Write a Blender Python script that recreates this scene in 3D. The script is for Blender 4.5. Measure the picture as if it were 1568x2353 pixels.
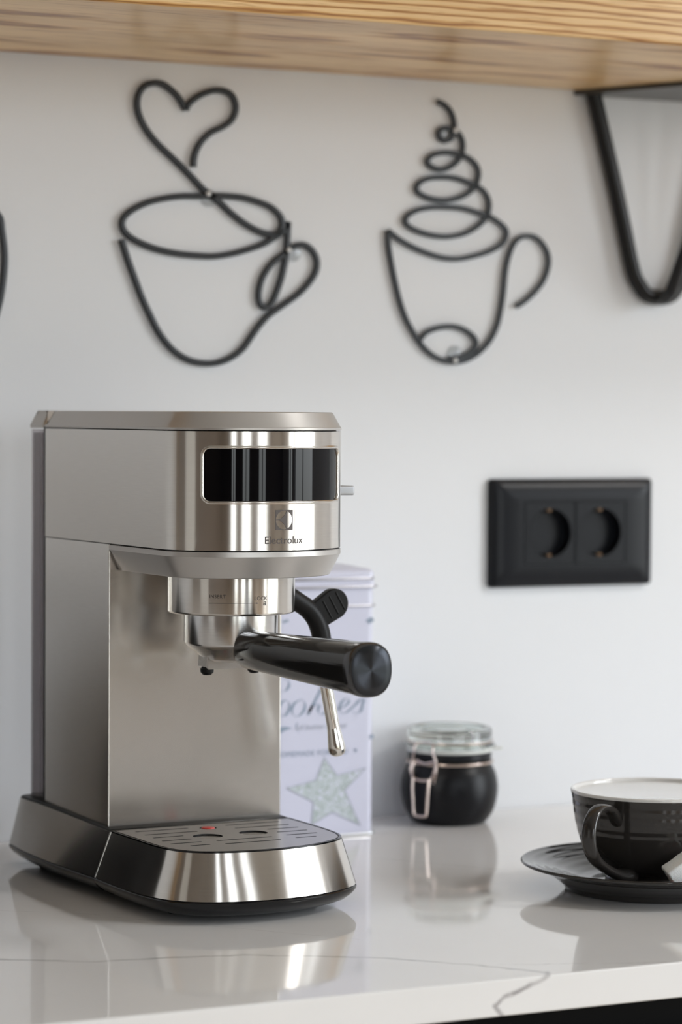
import bpy, bmesh, math, random
from mathutils import Vector, Matrix
random.seed(7)
for _o in list(bpy.data.objects): bpy.data.objects.remove(_o)
S = bpy.context.scene
COL = S.collection
# ------------------------------------------------------------------ camera (metres; counter top is z=0)
A = math.radians(26.6); PITCH = math.atan(230.0/6400.0); ROLL = math.radians(.35)
fw = Vector((math.sin(A)*math.cos(PITCH), math.cos(A)*math.cos(PITCH), -math.sin(PITCH)))
r0 = Vector((math.cos(A), -math.sin(A), 0)); u0 = r0.cross(fw)
rr = math.cos(ROLL)*r0 + math.sin(ROLL)*u0; uu = -math.sin(ROLL)*r0 + math.cos(ROLL)*u0
cd = bpy.data.cameras.new('camera'); cam = bpy.data.objects.new('camera', cd); COL.objects.link(cam)
cd.sensor_fit = 'HORIZONTAL'; cd.sensor_width = 24.0; cd.lens = 6400.0*24.0/1568.0
M = Matrix.Identity(4)
for i in range(3):
    M[i][0] = rr[i]; M[i][1] = uu[i]; M[i][2] = -fw[i]
M[2][3] = .31
cam.matrix_world = M
cd.clip_start = .05; cd.clip_end = 60
cd.dof.use_dof = True; cd.dof.focus_distance = 1.70; cd.dof.aperture_fstop = 6.0
S.camera = cam
# ------------------------------------------------------------------ world, window daylight, exposure
w = bpy.data.worlds.new('daylight'); S.world = w; w.use_nodes = True
nt = w.node_tree; nt.nodes.clear()
wo = nt.nodes.new('ShaderNodeOutputWorld'); bg = nt.nodes.new('ShaderNodeBackground')
tc = nt.nodes.new('ShaderNodeTexCoord'); sp = nt.nodes.new('ShaderNodeSeparateXYZ')
rp = nt.nodes.new('ShaderNodeValToRGB'); mp = nt.nodes.new('ShaderNodeMapRange')
mp.inputs['From Min'].default_value = -.5; mp.inputs['From Max'].default_value = 1
nt.links.new(tc.outputs['Generated'], sp.inputs[0]); nt.links.new(sp.outputs['Z'], mp.inputs['Value'])
nt.links.new(mp.outputs[0], rp.inputs[0]); nt.links.new(rp.outputs[0], bg.inputs['Color']); nt.links.new(bg.outputs[0], wo.inputs[0])
e = rp.color_ramp.elements
e[0].position = 0; e[0].color = (.16, .16, .13, 1)
e[1].position = 1; e[1].color = (.80, .88, 1, 1)
for p_, c_ in ((.28, (.30, .31, .27, 1)), (.36, (.90, .95, 1, 1)), (.6, (.88, .94, 1, 1))):
    q = e.new(p_); q.color = c_
bg.inputs['Strength'].default_value = 9.8
# portals guide the daylight through the window openings (they give off no light themselves)
def portal(loc, rot, sx, sy):
    l = bpy.data.lights.new('window_portal', 'AREA'); l.shape = 'RECTANGLE'; l.size = sx; l.size_y = sy
    l.cycles.is_portal = True
    o = bpy.data.objects.new('window_portal', l); o.location = loc; o.rotation_euler = rot; COL.objects.link(o)
S.view_settings.view_transform = 'Standard'; S.view_settings.look = 'None'
S.view_settings.exposure = -0.10; S.view_settings.gamma = 1.0; S.view_settings.use_curve_mapping = False

# ------------------------------------------------------------------ materials
def mat(name, color, rough=.5, metal=0., **k):
    m = bpy.data.materials.new(name); m.use_nodes = True
    b = m.node_tree.nodes['Principled BSDF']
    b.inputs['Base Color'].default_value = (*color, 1); b.inputs['Roughness'].default_value = rough; b.inputs['Metallic'].default_value = metal
    for a, v in k.items(): b.inputs[a.replace('_', ' ')].default_value = v
    return m
def N(m, t, **k):
    n = m.node_tree.nodes.new(t)
    for a, v in k.items(): setattr(n, a, v)
    return n
def L(m, a, b): m.node_tree.links.new(a, b)
def P(m): return m.node_tree.nodes['Principled BSDF']
def coords(m, scale, kind='Object'):
    t = N(m, 'ShaderNodeTexCoord'); g = N(m, 'ShaderNodeMapping'); g.inputs['Scale'].default_value = scale
    L(m, t.outputs[kind], g.inputs['Vector']); return g.outputs[0]
def noise(m, vec, scale=5, detail=3, rough=.5, dist=0):
    n = N(m, 'ShaderNodeTexNoise'); n.inputs['Scale'].default_value = scale; n.inputs['Detail'].default_value = detail
    n.inputs['Roughness'].default_value = rough; n.inputs['Distortion'].default_value = dist
    L(m, vec, n.inputs['Vector']); return n.outputs['Fac']
def ramp(m, fac, *st):
    r = N(m, 'ShaderNodeValToRGB'); el = r.color_ramp.elements
    while len(el) > 1: el.remove(el[-1])
    el[0].position = st[0][0]; el[0].color = (*st[0][1], 1)
    for p, c in st[1:]:
        q = el.new(p); q.color = (*c, 1)
    L(m, fac, r.inputs[0]); return r.outputs[0]
def bump(m, fac, strength, dist=.001, socket='Normal'):
    b = N(m, 'ShaderNodeBump'); b.inputs['Strength'].default_value = strength; b.inputs['Distance'].default_value = dist
    L(m, fac, b.inputs['Height']); L(m, b.outputs[0], P(m).inputs[socket])
def rr_(m, fac, a, b):
    r = N(m, 'ShaderNodeMapRange'); r.inputs['To Min'].default_value = a; r.inputs['To Max'].default_value = b
    L(m, fac, r.inputs['Value']); L(m, r.outputs[0], P(m).inputs['Roughness'])
def brushed(name, color, rough, aniso, horiz=True, scale=(60, 60, 2600)):
    m = mat(name, color, rough, 1.0); P(m).inputs['Anisotropic'].default_value = aniso
    if horiz:
        c = N(m, 'ShaderNodeCombineXYZ'); c.inputs[2].default_value = 1.0; L(m, c.outputs[0], P(m).inputs['Tangent'])
    v = coords(m, scale); f = noise(m, v, 1.0, 4, .7)
    cs = tuple(c*.93 for c in color); L(m, ramp(m, f, (.35, cs), (.65, color)), P(m).inputs['Base Color'])
    v2 = coords(m, (9, 9, 14)); rr_(m, noise(m, v2, 1.6, 3, .5), rough*.93, rough*1.07)
    return m
STEEL = brushed('brushed_steel', (.70, .67, .63), .22, .97)
STEEL_SIDE = brushed('brushed_steel_side', (.78, .755, .72), .23, .62)
STEEL_TRAY = brushed('brushed_steel_tray', (.52, .50, .48), .28, .0, False, (30, 2400, 60))
CHROME = mat('polished_chrome', (.83, .81, .78), .045, 1.0)
CAST = brushed('cast_metal', (.66, .65, .64), .22, .5, True, (80, 80, 900))
PAINT = mat('grey_metallic_plastic', (.52, .50, .48), .36, .6)
BLACK = mat('black_gloss_plastic', (.005, .005, .006), .14, 0, Specular_IOR_Level=.4)
BLACKM = mat('black_satin_plastic', (.005, .005, .0055), .42, 0, Specular_IOR_Level=.22)
HANDLE = mat('handle_gloss_black', (.016, .0155, .0155), .09, 0, Specular_IOR_Level=.5)
GLASSB = mat('display_black_glass', (.002, .002, .003), .04, 0, Specular_IOR_Level=.22)
INK = mat('etched_dark_print', (.10, .085, .08), .5)
DISC = mat('spun_black_metal', (.05, .054, .062), .34, 1.0, Anisotropic=.92, Anisotropic_Rotation=.25)
_t = N(DISC, 'ShaderNodeTangent', direction_type='RADIAL', axis='Y'); L(DISC, _t.outputs[0], P(DISC).inputs['Tangent'])
SMOKE = mat('smoked_clear_plastic', (.50, .47, .48), .10, 0, Transmission_Weight=.92, IOR=1.2)
SMOKED = mat('dark_tank_insert', (.05, .048, .055), .3)
RED = mat('red_plastic', (.55, .03, .02), .35)
WHITEW = mat('painted_wall', (.785, .80, .825), .75)
bump(WHITEW, noise(WHITEW, coords(WHITEW, (1, 1, 1)), 160, 4, .6), .12, .0012)
ART = mat('black_coated_wire', (.020, .024, .030), .42)
CLEARP = mat('clear_pad', (.92, .94, .95), .12, 0, Transmission_Weight=.9, IOR=1.45)
RODM = mat('black_powder_coat', (.006, .0055, .0055), .30, 0, Specular_IOR_Level=.35)
PLATEM = mat('dark_steel_plate', (.06, .055, .05), .30, .2)
SOCK = mat('black_matte_socket', (.006, .007, .010), .32, 0, Specular_IOR_Level=.22)
BRASS = mat('brass_contact', (.12, .075, .045), .4, 1)
# wood
def wood(name, base, light, dark, kx=1.0):
    m = mat(name, base, .36, 0, Coat_Weight=.18, Coat_Roughness=.08)
    wv = N(m, 'ShaderNodeTexWave', wave_type='BANDS', bands_direction='Z'); L(m, coords(m, (.9*kx, 5, 11)), wv.inputs['Vector'])
    wv.inputs['Scale'].default_value = 5.2; wv.inputs['Distortion'].default_value = 6.5; wv.inputs['Detail'].default_value = 3; wv.inputs['Detail Scale'].default_value = 1.1
    wv.inputs['Detail Roughness'].default_value = .55
    fine = noise(m, coords(m, (5*kx, 60, 170)), 4.0, 4, .65, .3)
    big = noise(m, coords(m, (1.5*kx, 6, 9)), 3.0, 3, .5)
    c1 = ramp(m, wv.outputs['Fac'], (.0, dark), (.05, tuple(d*.6+b_*.4 for d, b_ in zip(dark, base))), (.20, base), (.55, light))
    c2 = ramp(m, fine, (.32, (.66, .53, .38)), (.47, (1, 1, 1)), (1, (1, 1, 1)))
    c3 = ramp(m, big, (.3, (.80, .76, .70)), (.65, (1, 1, 1)))
    x1 = N(m, 'ShaderNodeMix', data_type='RGBA', blend_type='MULTIPLY'); x1.inputs['Factor'].default_value = 1; L(m, c1, x1.inputs[6]); L(m, c2, x1.inputs[7])
    x2 = N(m, 'ShaderNodeMix', data_type='RGBA', blend_type='MULTIPLY'); x2.inputs['Factor'].default_value = 1; L(m, x1.outputs[2], x2.inputs[6]); L(m, c3, x2.inputs[7])
    L(m, x2.outputs[2], P(m).inputs['Base Color']); bump(m, wv.outputs['Fac'], .3, .0006)
    return m
WOOD = wood('oiled_ash_wood', (.72, .42, .15), (.86, .60, .31), (.36, .15, .035))
WOODF = wood('floor_wood', (.50, .37, .25), (.58, .44, .31), (.33, .23, .14), .5)
# quartz with thin veins laid along given lines (metres on the slab)
def quartz():
    m = mat('white_quartz', (.70, .685, .665), .055, 0)
    t = N(m, 'ShaderNodeTexCoord'); nz = N(m, 'ShaderNodeTexNoise'); nz.inputs['Scale'].default_value = 55; nz.inputs['Detail'].default_value = 4
    L(m, t.outputs['Object'], nz.inputs['Vector'])
    sub = N(m, 'ShaderNodeVectorMath', operation='SUBTRACT'); L(m, nz.outputs['Color'], sub.inputs[0]); sub.inputs[1].default_value = (.5, .5, .5)
    sc = N(m, 'ShaderNodeVectorMath', operation='SCALE'); L(m, sub.outputs[0], sc.inputs[0]); sc.inputs['Scale'].default_value = .006
    ad = N(m, 'ShaderNodeVectorMath', operation='ADD'); L(m, t.outputs['Object'], ad.inputs[0]); L(m, sc.outputs[0], ad.inputs[1])
    pos = ad.outputs[0]
    lines = [
      ([(.38,1.55,0),(.5284,1.4817,0),(.5739,1.4537,0),(.6149,1.4472,0),(.6589,1.4366,0),(.7231,1.3985,0),(.7634,1.3565,0),(.7915,1.3194,0)], .0010, .8),
      ([(.7925,1.322,0),(.788,1.314,.0),(.7807,1.314,-.0036),(.7601,1.314,-.0090),(.7541,1.314,-.0138),(.7588,1.314,-.0200)], .0009, .75),
      ([(.7634,1.3565,0),(.83,1.33,0),(.88,1.312,0)], .0004, .5),
      ([(.86,1.75,0),(.95,1.62,0),(1.06,1.58,0),(1.2,1.45,0)], .0005, .28),
      ([(.45,1.72,0),(.62,1.60,0),(.70,1.50,0),(.74,1.45,0)], .0005, .16),
    ]
    cur = None
    for pts, wd, st in lines:
        dmin = None
        for a, b in zip(pts, pts[1:]):
            a = Vector(a); b = Vector(b); ab = b-a
            s1 = N(m, 'ShaderNodeVectorMath', operation='SUBTRACT'); L(m, pos, s1.inputs[0]); s1.inputs[1].default_value = a
            dt = N(m, 'ShaderNodeVectorMath', operation='DOT_PRODUCT'); L(m, s1.outputs[0], dt.inputs[0]); dt.inputs[1].default_value = ab/ab.length_squared
            cl = N(m, 'ShaderNodeClamp'); L(m, dt.outputs['Value'], cl.inputs[0])
            s2 = N(m, 'ShaderNodeVectorMath', operation='SCALE'); s2.inputs[0].default_value = ab; L(m, cl.outputs[0], s2.inputs['Scale'])
            s3 = N(m, 'ShaderNodeVectorMath', operation='DISTANCE'); L(m, s1.outputs[0], s3.inputs[0]); L(m, s2.outputs[0], s3.inputs[1])
            if dmin is None: dmin = s3.outputs['Value']
            else:
                mn = N(m, 'ShaderNodeMath', operation='MINIMUM'); L(m, dmin, mn.inputs[0]); L(m, s3.outputs['Value'], mn.inputs[1]); dmin = mn.outputs[0]
        r = N(m, 'ShaderNodeMapRange', interpolation_type='SMOOTHSTEP'); r.inputs['From Min'].default_value = wd*.3; r.inputs['From Max'].default_value = wd*2.6
        r.inputs['To Min'].default_value = st; r.inputs['To Max'].default_value = 0; L(m, dmin, r.inputs['Value'])
        if cur is None: cur = r.outputs[0]
        else:
            mxx = N(m, 'ShaderNodeMath', operation='MAXIMUM'); L(m, cur, mxx.inputs[0]); L(m, r.outputs[0], mxx.inputs[1]); cur = mxx.outputs[0]
    br = N(m, 'ShaderNodeTexNoise'); br.inputs['Scale'].default_value = 38; br.inputs['Detail'].default_value = 3; L(m, t.outputs['Object'], br.inputs['Vector'])
    rb = N(m, 'ShaderNodeMapRange'); rb.inputs['From Min'].default_value = .35; rb.inputs['From Max'].default_value = .65; rb.inputs['To Min'].default_value = .4; L(m, br.outputs['Fac'], rb.inputs['Value'])
    mu = N(m, 'ShaderNodeMath', operation='MULTIPLY'); L(m, cur, mu.inputs[0]); L(m, rb.outputs[0], mu.inputs[1])
    cl = N(m, 'ShaderNodeTexNoise'); cl.inputs['Scale'].default_value = 6; cl.inputs['Detail'].default_value = 5; L(m, t.outputs['Object'], cl.inputs['Vector'])
    base = ramp(m, cl.outputs['Fac'], (.3, (.84, .835, .83)), (.7, (.89, .885, .88)))
    mix = N(m, 'ShaderNodeMix', data_type='RGBA'); L(m, mu.outputs[0], mix.inputs['Factor']); L(m, base, mix.inputs[6]); mix.inputs[7].default_value = (.20, .18, .19, 1)
    L(m, mix.outputs[2], P(m).inputs['Base Color'])
    return m
QUARTZ = quartz()
CAB = mat('black_cabinet', (.0015, .0015, .0018), .5, 0, Specular_IOR_Level=.08)
# glazes, tin, jar
GLAZE = mat('charcoal_glaze', (.030, .027, .025), .07)
WGLAZE = mat('white_glaze', (.74, .73, .71), .12, 0, Coat_Weight=.5, Coat_Roughness=.04)
bump(WGLAZE, noise(WGLAZE, coords(WGLAZE, (1, 1, 1)), 30, 2), .03, .002)
SUGAR = mat('sugar', (.88, .86, .84), .7, 0, Subsurface_Weight=.15)
bump(SUGAR, noise(SUGAR, coords(SUGAR, (1, 1, 1)), 1800, 3), .6, .0005)
TIN = mat('lavender_tin', (.63, .64, .77), .30, 0, Coat_Weight=.3, Coat_Roughness=.15)
TINP = mat('tin_print_blue', (.27, .33, .43), .4)
TINP2 = mat('tin_print_pale', (.40, .42, .50), .4)
STARMAT = mat('tin_star_print', (.5, .56, .56), .4)
L(STARMAT, ramp(STARMAT, noise(STARMAT, coords(STARMAT, (1, 1, 1)), 260, 4, .7, 1.5), (.40, (.36, .42, .42)), (.52, (.52, .58, .60)), (.62, (.63, .64, .77))), P(STARMAT).inputs['Base Color'])
JARB = mat('matte_black_jar', (.004, .0045, .0065), .36, 0, Specular_IOR_Level=.25)
GLASS = mat('jar_glass', (.90, .96, .94), .02, 0, Transmission_Weight=1.0, IOR=1.45)
GASK = mat('pale_rubber_gasket', (.78, .80, .76), .5)
WIRE = mat('wire_metal', (.62, .52, .47), .25, 1)

# ------------------------------------------------------------------ helpers
# rounded boxes keep their large faces optically flat
WEIGHTED = {'countertop', 'wall_shelf', 'rear_column', 'door', 'body', 'lower_ring', 'top_lid', 'tank_lid', 'water_tank', 'tin_body', 'tin_lid', 'frame_plate', 'lever', 'reflector_door', 'sugar_cube', 'wand_grip', 'spout'}
def link(name, me, m, parent=None, loc=None, sharp=35):
    if isinstance(me, bmesh.types.BMesh):
        bm = me; bmesh.ops.recalc_face_normals(bm, faces=bm.faces) if sharp is not None else None
        me = bpy.data.meshes.new(name); bm.to_mesh(me); bm.free()
    if sharp is not None:
        for p in me.polygons: p.use_smooth = True
        me.set_sharp_from_angle(angle=math.radians(sharp))
    if m: me.materials.clear(); me.materials.append(m)
    o = bpy.data.objects.new(name, me); COL.objects.link(o)
    if parent: o.parent = parent
    if loc: o.location = loc
    if name in WEIGHTED:
        wn = o.modifiers.new('weighted', 'WEIGHTED_NORMAL'); wn.mode = 'FACE_AREA'; wn.weight = 100; wn.keep_sharp = True
    return o
def empty(name, label, cat, loc=(0, 0, 0), rz=0, group=None):
    o = bpy.data.objects.new(name, None); COL.objects.link(o); o.location = loc; o.rotation_euler = (0, 0, rz); o.empty_display_size = .02
    o['label'] = label; o['category'] = cat
    if group: o['group'] = group
    return o
def struct(o): o['kind'] = 'structure'; return o
def box(bm, x0, x1, y0, y1, z0, z1, bev=0):
    r = bmesh.ops.create_cube(bm, size=1)
    for v in r['verts']:
        v.co = Vector(((x0+x1)/2+v.co.x*(x1-x0), (y0+y1)/2+v.co.y*(y1-y0), (z0+z1)/2+v.co.z*(z1-z0)))
    if bev:
        es = list({e for v in r['verts'] for e in v.link_edges})
        bmesh.ops.bevel(bm, geom=es, offset=bev, segments=3, profile=.5, affect='EDGES')
    return bm
def loft(bm, rings, closed=True, cap0=True, cap1=True):
    vs = [[bm.verts.new(p) for p in r] for r in rings]
    for a, b in zip(vs, vs[1:]):
        n = len(a)
        for i in range(n if closed else n-1):
            j = (i+1) % n
            try: bm.faces.new((a[i], a[j], b[j], b[i]))
            except ValueError: pass
    if closed and cap0: bm.faces.new(vs[0][::-1])
    if closed and cap1: bm.faces.new(vs[-1])
    return bm
def lathe(bm, prof, seg=64, cx=0, cy=0):
    rings = []
    for r, z in prof:
        rings.append([(cx+r*math.cos(2*math.pi*i/seg), cy+r*math.sin(2*math.pi*i/seg), z) for i in range(seg)])
    return loft(bm, rings, True, prof[0][0] > 1e-5, prof[-1][0] > 1e-5)
def catmull(pts, n=8, closed=False):
    P_ = [Vector(p) for p in pts]; out = []
    m = len(P_); rng = range(m if closed else m-1)
    for i in rng:
        if closed: a, b, c, d = P_[(i-1) % m], P_[i], P_[(i+1) % m], P_[(i+2) % m]
        else: a, b, c, d = P_[max(i-1, 0)], P_[i], P_[i+1], P_[min(i+2, m-1)]
        for k in range(n):
            t = k/n
            out.append(.5*((2*b)+(-a+c)*t+(2*a-5*b+4*c-d)*t*t+(-a+3*b-3*c+d)*t**3))
    if not closed: out.append(P_[-1])
    return out
def bspline(pts, n=8):
    """smooth open curve that starts and ends on the first and last point"""
    P_ = [Vector(p) for p in pts]; P_ = [2*P_[0]-P_[1]]+P_+[2*P_[-1]-P_[-2]]; out = []
    for i in range(len(P_)-3):
        a, b, c, d = P_[i:i+4]
        for k in range(n):
            t = k/n
            out.append(((1-t)**3*a+(3*t**3-6*t*t+4)*b+(-3*t**3+3*t*t+3*t+1)*c+t**3*d)/6)
    a, b, c, d = P_[-4:]; out.append((b*4+a+c)/6 if False else (b+4*c+d)/6)
    return out
def tube(bm, pts, rad, seg=14, cap=True, closed=False, rnd=False):
    pts = [Vector(p) for p in pts]; n = len(pts)
    R = rad if isinstance(rad, (list, tuple)) else [rad]*n
    T = []
    for i in range(n):
        a = pts[(i-1) % n] if closed else pts[max(i-1, 0)]; b = pts[(i+1) % n] if closed else pts[min(i+1, n-1)]
        T.append((b-a).normalized())
    up = Vector((0, 0, 1)) if abs(T[0].z) < .9 else Vector((1, 0, 0))
    x = T[0].cross(up).normalized(); rings = []
    for i in range(n):
        x = (x-T[i]*x.dot(T[i])).normalized(); y = T[i].cross(x)
        rings.append([pts[i]+R[i]*(math.cos(2*math.pi*k/seg)*x+math.sin(2*math.pi*k/seg)*y) for k in range(seg)])
    if closed: rings.append(rings[0])
    loft(bm, rings, True, cap and not closed, cap and not closed)
    if closed: bmesh.ops.remove_doubles(bm, verts=bm.verts, dist=1e-6)
    return bm
def offset_poly(pts, d):
    """inset of a closed 2-D outline by d (positive moves inward), mitred"""
    n = len(pts); area = sum(pts[i][0]*pts[(i+1) % n][1]-pts[(i+1) % n][0]*pts[i][1] for i in range(n))
    sg = 1 if area > 0 else -1; out = []
    for i in range(n):
        a, b, c = Vector(pts[i-1][:2]), Vector(pts[i][:2]), Vector(pts[(i+1) % n][:2])
        u = (b-a).normalized(); v = (c-b).normalized()
        nu = Vector((-u.y, u.x))*sg; nv = Vector((-v.y, v.x))*sg
        m = (nu+nv); m = m.normalized(); k = max(m.dot(nu), .3)
        out.append((b+m*(d/k)))
    return out
def prism(bm, outline, levels):
    """levels: (z, inset)"""
    return loft(bm, [[(p[0], p[1], z) for p in (offset_poly(outline, d) if d else [Vector(q[:2]) for q in outline])] for z, d in levels])
def fill2d(loops, ext=0.0):
    cu = bpy.data.curves.new('c', 'CURVE'); cu.dimensions = '2D'; cu.fill_mode = 'BOTH'; cu.extrude = ext
    for lp in loops:
        s = cu.splines.new('POLY'); s.points.add(len(lp)-1); s.use_cyclic_u = True
        for q, p in zip(s.points, lp): q.co = (p[0], p[1], 0, 1)
    o = bpy.data.objects.new('c', cu); COL.objects.link(o); bpy.context.view_layer.update()
    me = bpy.data.meshes.new_from_object(o.evaluated_get(bpy.context.evaluated_depsgraph_get()))
    bpy.data.objects.remove(o); bpy.data.curves.remove(cu); return me
def text2d(s, size, align='CENTER', shear=0, spacing=1.0, ofs=0):
    cu = bpy.data.curves.new('t', 'FONT'); cu.body = s; cu.size = size; cu.align_x = align; cu.shear = shear; cu.space_character = spacing; cu.offset = ofs; cu.resolution_u = 4
    o = bpy.data.objects.new('t', cu); COL.objects.link(o); bpy.context.view_layer.update()
    me = bpy.data.meshes.new_from_object(o.evaluated_get(bpy.context.evaluated_depsgraph_get()))
    bpy.data.objects.remove(o); bpy.data.curves.remove(cu); return me
def wrap(me, fn, step=.001):
    """cut a flat XY mesh into narrow strips and lay it on a surface given by fn(x, y)"""
    bm = bmesh.new(); bm.from_mesh(me); bpy.data.meshes.remove(me)
    xs = [v.co.x for v in bm.verts]; x = min(xs)+step
    while x < max(xs):
        bmesh.ops.bisect_plane(bm, geom=bm.verts[:]+bm.edges[:]+bm.faces[:], plane_co=(x, 0, 0), plane_no=(1, 0, 0)); x += step
    for v in bm.verts: v.co = fn(v.co.x, v.co.y)
    return bm
def rrect(x0, x1, y0, y1, r, n=6):
    out = []
    for cx, cy, a in ((x1-r, y0+r, -90), (x1-r, y1-r, 0), (x0+r, y1-r, 90), (x0+r, y0+r, 180)):
        for k in range(n+1):
            t = math.radians(a+90*k/n); out.append((cx+r*math.cos(t), cy+r*math.sin(t)))
    return out
def ribbon(bm, pts, w, t, Y, sub=6, tilt=0):
    """flat strip following (x, z) points on the wall; w wide, t thick in y, front face at Y"""
    c = catmull([(p[0], 0, p[1]) for p in pts], sub); rings = []
    n = len(c)
    for i in range(n):
        d = (c[min(i+1, n-1)]-c[max(i-1, 0)]).normalized(); nn = Vector((-d.z, 0, d.x)); q = c[i]; h = w/2; b = h*.72
        rings.append([(q.x+nn.x*a, Y+yy, q.z+nn.z*a) for a, yy in ((-h, t), (-h, t*.25), (-b, 0), (b, 0), (h, t*.25), (h, t))])
    return loft(bm, rings)

# ------------------------------------------------------------------ the room
WY = 1.887; ZF = -.90; ZC = 1.75; XL = -1.9; XR = 3.3; YB = -3.0; TH = .18
def wall_with_openings(name, axis, pos, outward, a0, a1, holes, m_):
    bm = bmesh.new(); cuts = sorted({a0, a1, *[h[0] for h in holes], *[h[1] for h in holes]})
    for u0_, u1_ in zip(cuts, cuts[1:]):
        hs = [h for h in holes if h[0] <= u0_+1e-6 and h[1] >= u1_-1e-6]
        zz = [ZF] + ([hs[0][2], hs[0][3]] if hs else []) + [ZC]
        for k in range(0, len(zz), 2):
            lo, hi = min(pos, pos+outward*TH), max(pos, pos+outward*TH)
            if axis == 'y': box(bm, u0_, u1_, lo, hi, zz[k], zz[k+1])
            else: box(bm, lo, hi, u0_, u1_, zz[k], zz[k+1])
    return struct(link(name, bm, m_))
wall_with_openings('wall_back', 'y', WY, 1, XL-TH, XR+TH, [(1.088, 1.206, .180, .252)], WHITEW)
TAUPE = mat('taupe_paint', (.17, .135, .11), .7)
struct(link('wall_left', box(bmesh.new(), XL-TH, XL, YB-TH, WY, ZF, ZC), TAUPE))
HF = [(-.75, -.30, -.8, 1.5), (.25, .80, -.8, 1.5), (1.30, 1.78, -.8, 1.5)]
HR = [(-1.95, -1.30, -.8, 1.5), (-1.05, .56, -.8, 1.5)]
wall_with_openings('wall_front', 'y', YB, -1, XL, XR, HF, TAUPE)
wall_with_openings('wall_right', 'x', XR, 1, YB, WY, HR, WHITEW)
struct(link('floor', box(bmesh.new(), XL-TH, XR+TH, YB-TH, WY+TH, ZF-.1, ZF), WOODF))
struct(link('ceiling', box(bmesh.new(), XL-TH, XR+TH, YB-TH, WY+TH, ZC, ZC+.1), WHITEW))
FRAME = mat('window_frame_paint', (.25, .24, .23), .4)
def window(n, axis, pos, h, bars):
    bm = bmesh.new(); a0, a1, z0, z1 = h; t = .045
    parts = [(a0, a0+t, z0, z1), (a1-t, a1, z0, z1), (a0, a1, z0, z0+t), (a0, a1, z1-t, z1)]
    for k in range(1, bars+1):
        x = a0+(a1-a0)*k/(bars+1); parts.append((x-.02, x+.02, z0, z1))
    for u0_, u1_, q0, q1 in parts:
        if axis == 'y': box(bm, u0_, u1_, pos-.10, pos-.05, q0, q1)
        else: box(bm, pos+.05, pos+.10, u0_, u1_, q0, q1)
    struct(link('window_%d' % n, bm, FRAME))
for i, h in enumerate(HF):
    window(i+1, 'y', YB, h, 1); portal(((h[0]+h[1])/2, YB-.17, (h[2]+h[3])/2), (math.radians(90), 0, math.pi) if False else (math.radians(-90), 0, 0) if False else (math.radians(90), 0, 0), h[1]-h[0], h[3]-h[2])
for i, h in enumerate(HR):
    window(i+4, 'x', XR, h, 1); portal((XR+.17, (h[0]+h[1])/2, (h[2]+h[3])/2), (0, math.radians(90), 0), h[3]-h[2], h[1]-h[0])

sb = empty('reflector_sideboard', 'low white sideboard added behind the viewer for its bright reflection in the steel', 'sideboard', (2.72, YB+.20, ZF))  # unseen sideboard, added so the steel column mirrors something bright and low
link('body', box(bmesh.new(), -.48, .48, -.18, .18, .08, .56, .004), bpy.data.materials.get('white_reflector_paint') or mat('white_reflector_paint', (.8, .79, .76), .35), sb)
for k in range(3): link('door', box(bmesh.new(), -.47+k*.315, -.47+k*.315+.308, .181, .197, .095, .545, .002), bpy.data.materials['white_reflector_paint'], sb)
for lx_ in (-.42, .42):
    for ly_ in (-.14, .14): link('leg', box(bmesh.new(), lx_-.02, lx_+.02, ly_-.02, ly_+.02, 0, .0795, .002), FRAME, sb)
lamp = empty('ceiling_lamp', 'round white ceiling lamp in the middle of the room', 'lamp', (2.45, .45, ZC))
_m = mat('lamp_diffuser', (.9, .9, .88), .4); P(_m).inputs['Emission Color'].default_value = (1, .985, .965, 1); P(_m).inputs['Emission Strength'].default_value = 42
link('lamp_base', lathe(bmesh.new(), [(0, -.001), (.24, -.001), (.25, -.012), (.25, -.028), (0, -.028)], 48), FRAME, lamp)
link('lamp_shade', lathe(bmesh.new(), [(0, -.0285), (.235, -.0285), (.235, -.045), (.20, -.068), (.10, -.082), (0, -.085)], 48), _m, lamp)

d1_ = struct(link('reflector_door', box(bmesh.new(), XL, XL+.045, .40, 1.15, ZF, 1.15, .004), bpy.data.materials['white_reflector_paint']))  # unseen white panel, added to mirror as a bright band in the steel
struct(link('reflector_door_handle', box(bmesh.new(), XL+.046, XL+.075, .46, .58, .10, .12, .004), FRAME, d1_))

# counter and cabinet
bm = bmesh.new(); box(bm, -1.88, 3.28, 1.314, 1.886, -.0205, 0, .0012)
o = link('countertop', bm, QUARTZ); o['label'] = 'glossy white quartz worktop with thin grey veins along the wall'; o['category'] = 'worktop'
cab = empty('base_cabinet', 'black base cabinet under the white quartz worktop', 'cabinet', (.8, 1.6, ZF))
link('body', box(bmesh.new(), -2.6, 2.4, -.245, .285, .0, .8785), CAB, cab)
for k in range(8):
    link('door', box(bmesh.new(), -2.58+k*.6175, -2.58+k*.6175+.613, -.2655, -.2455, .10, .850, .001), CAB, cab)

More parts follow.
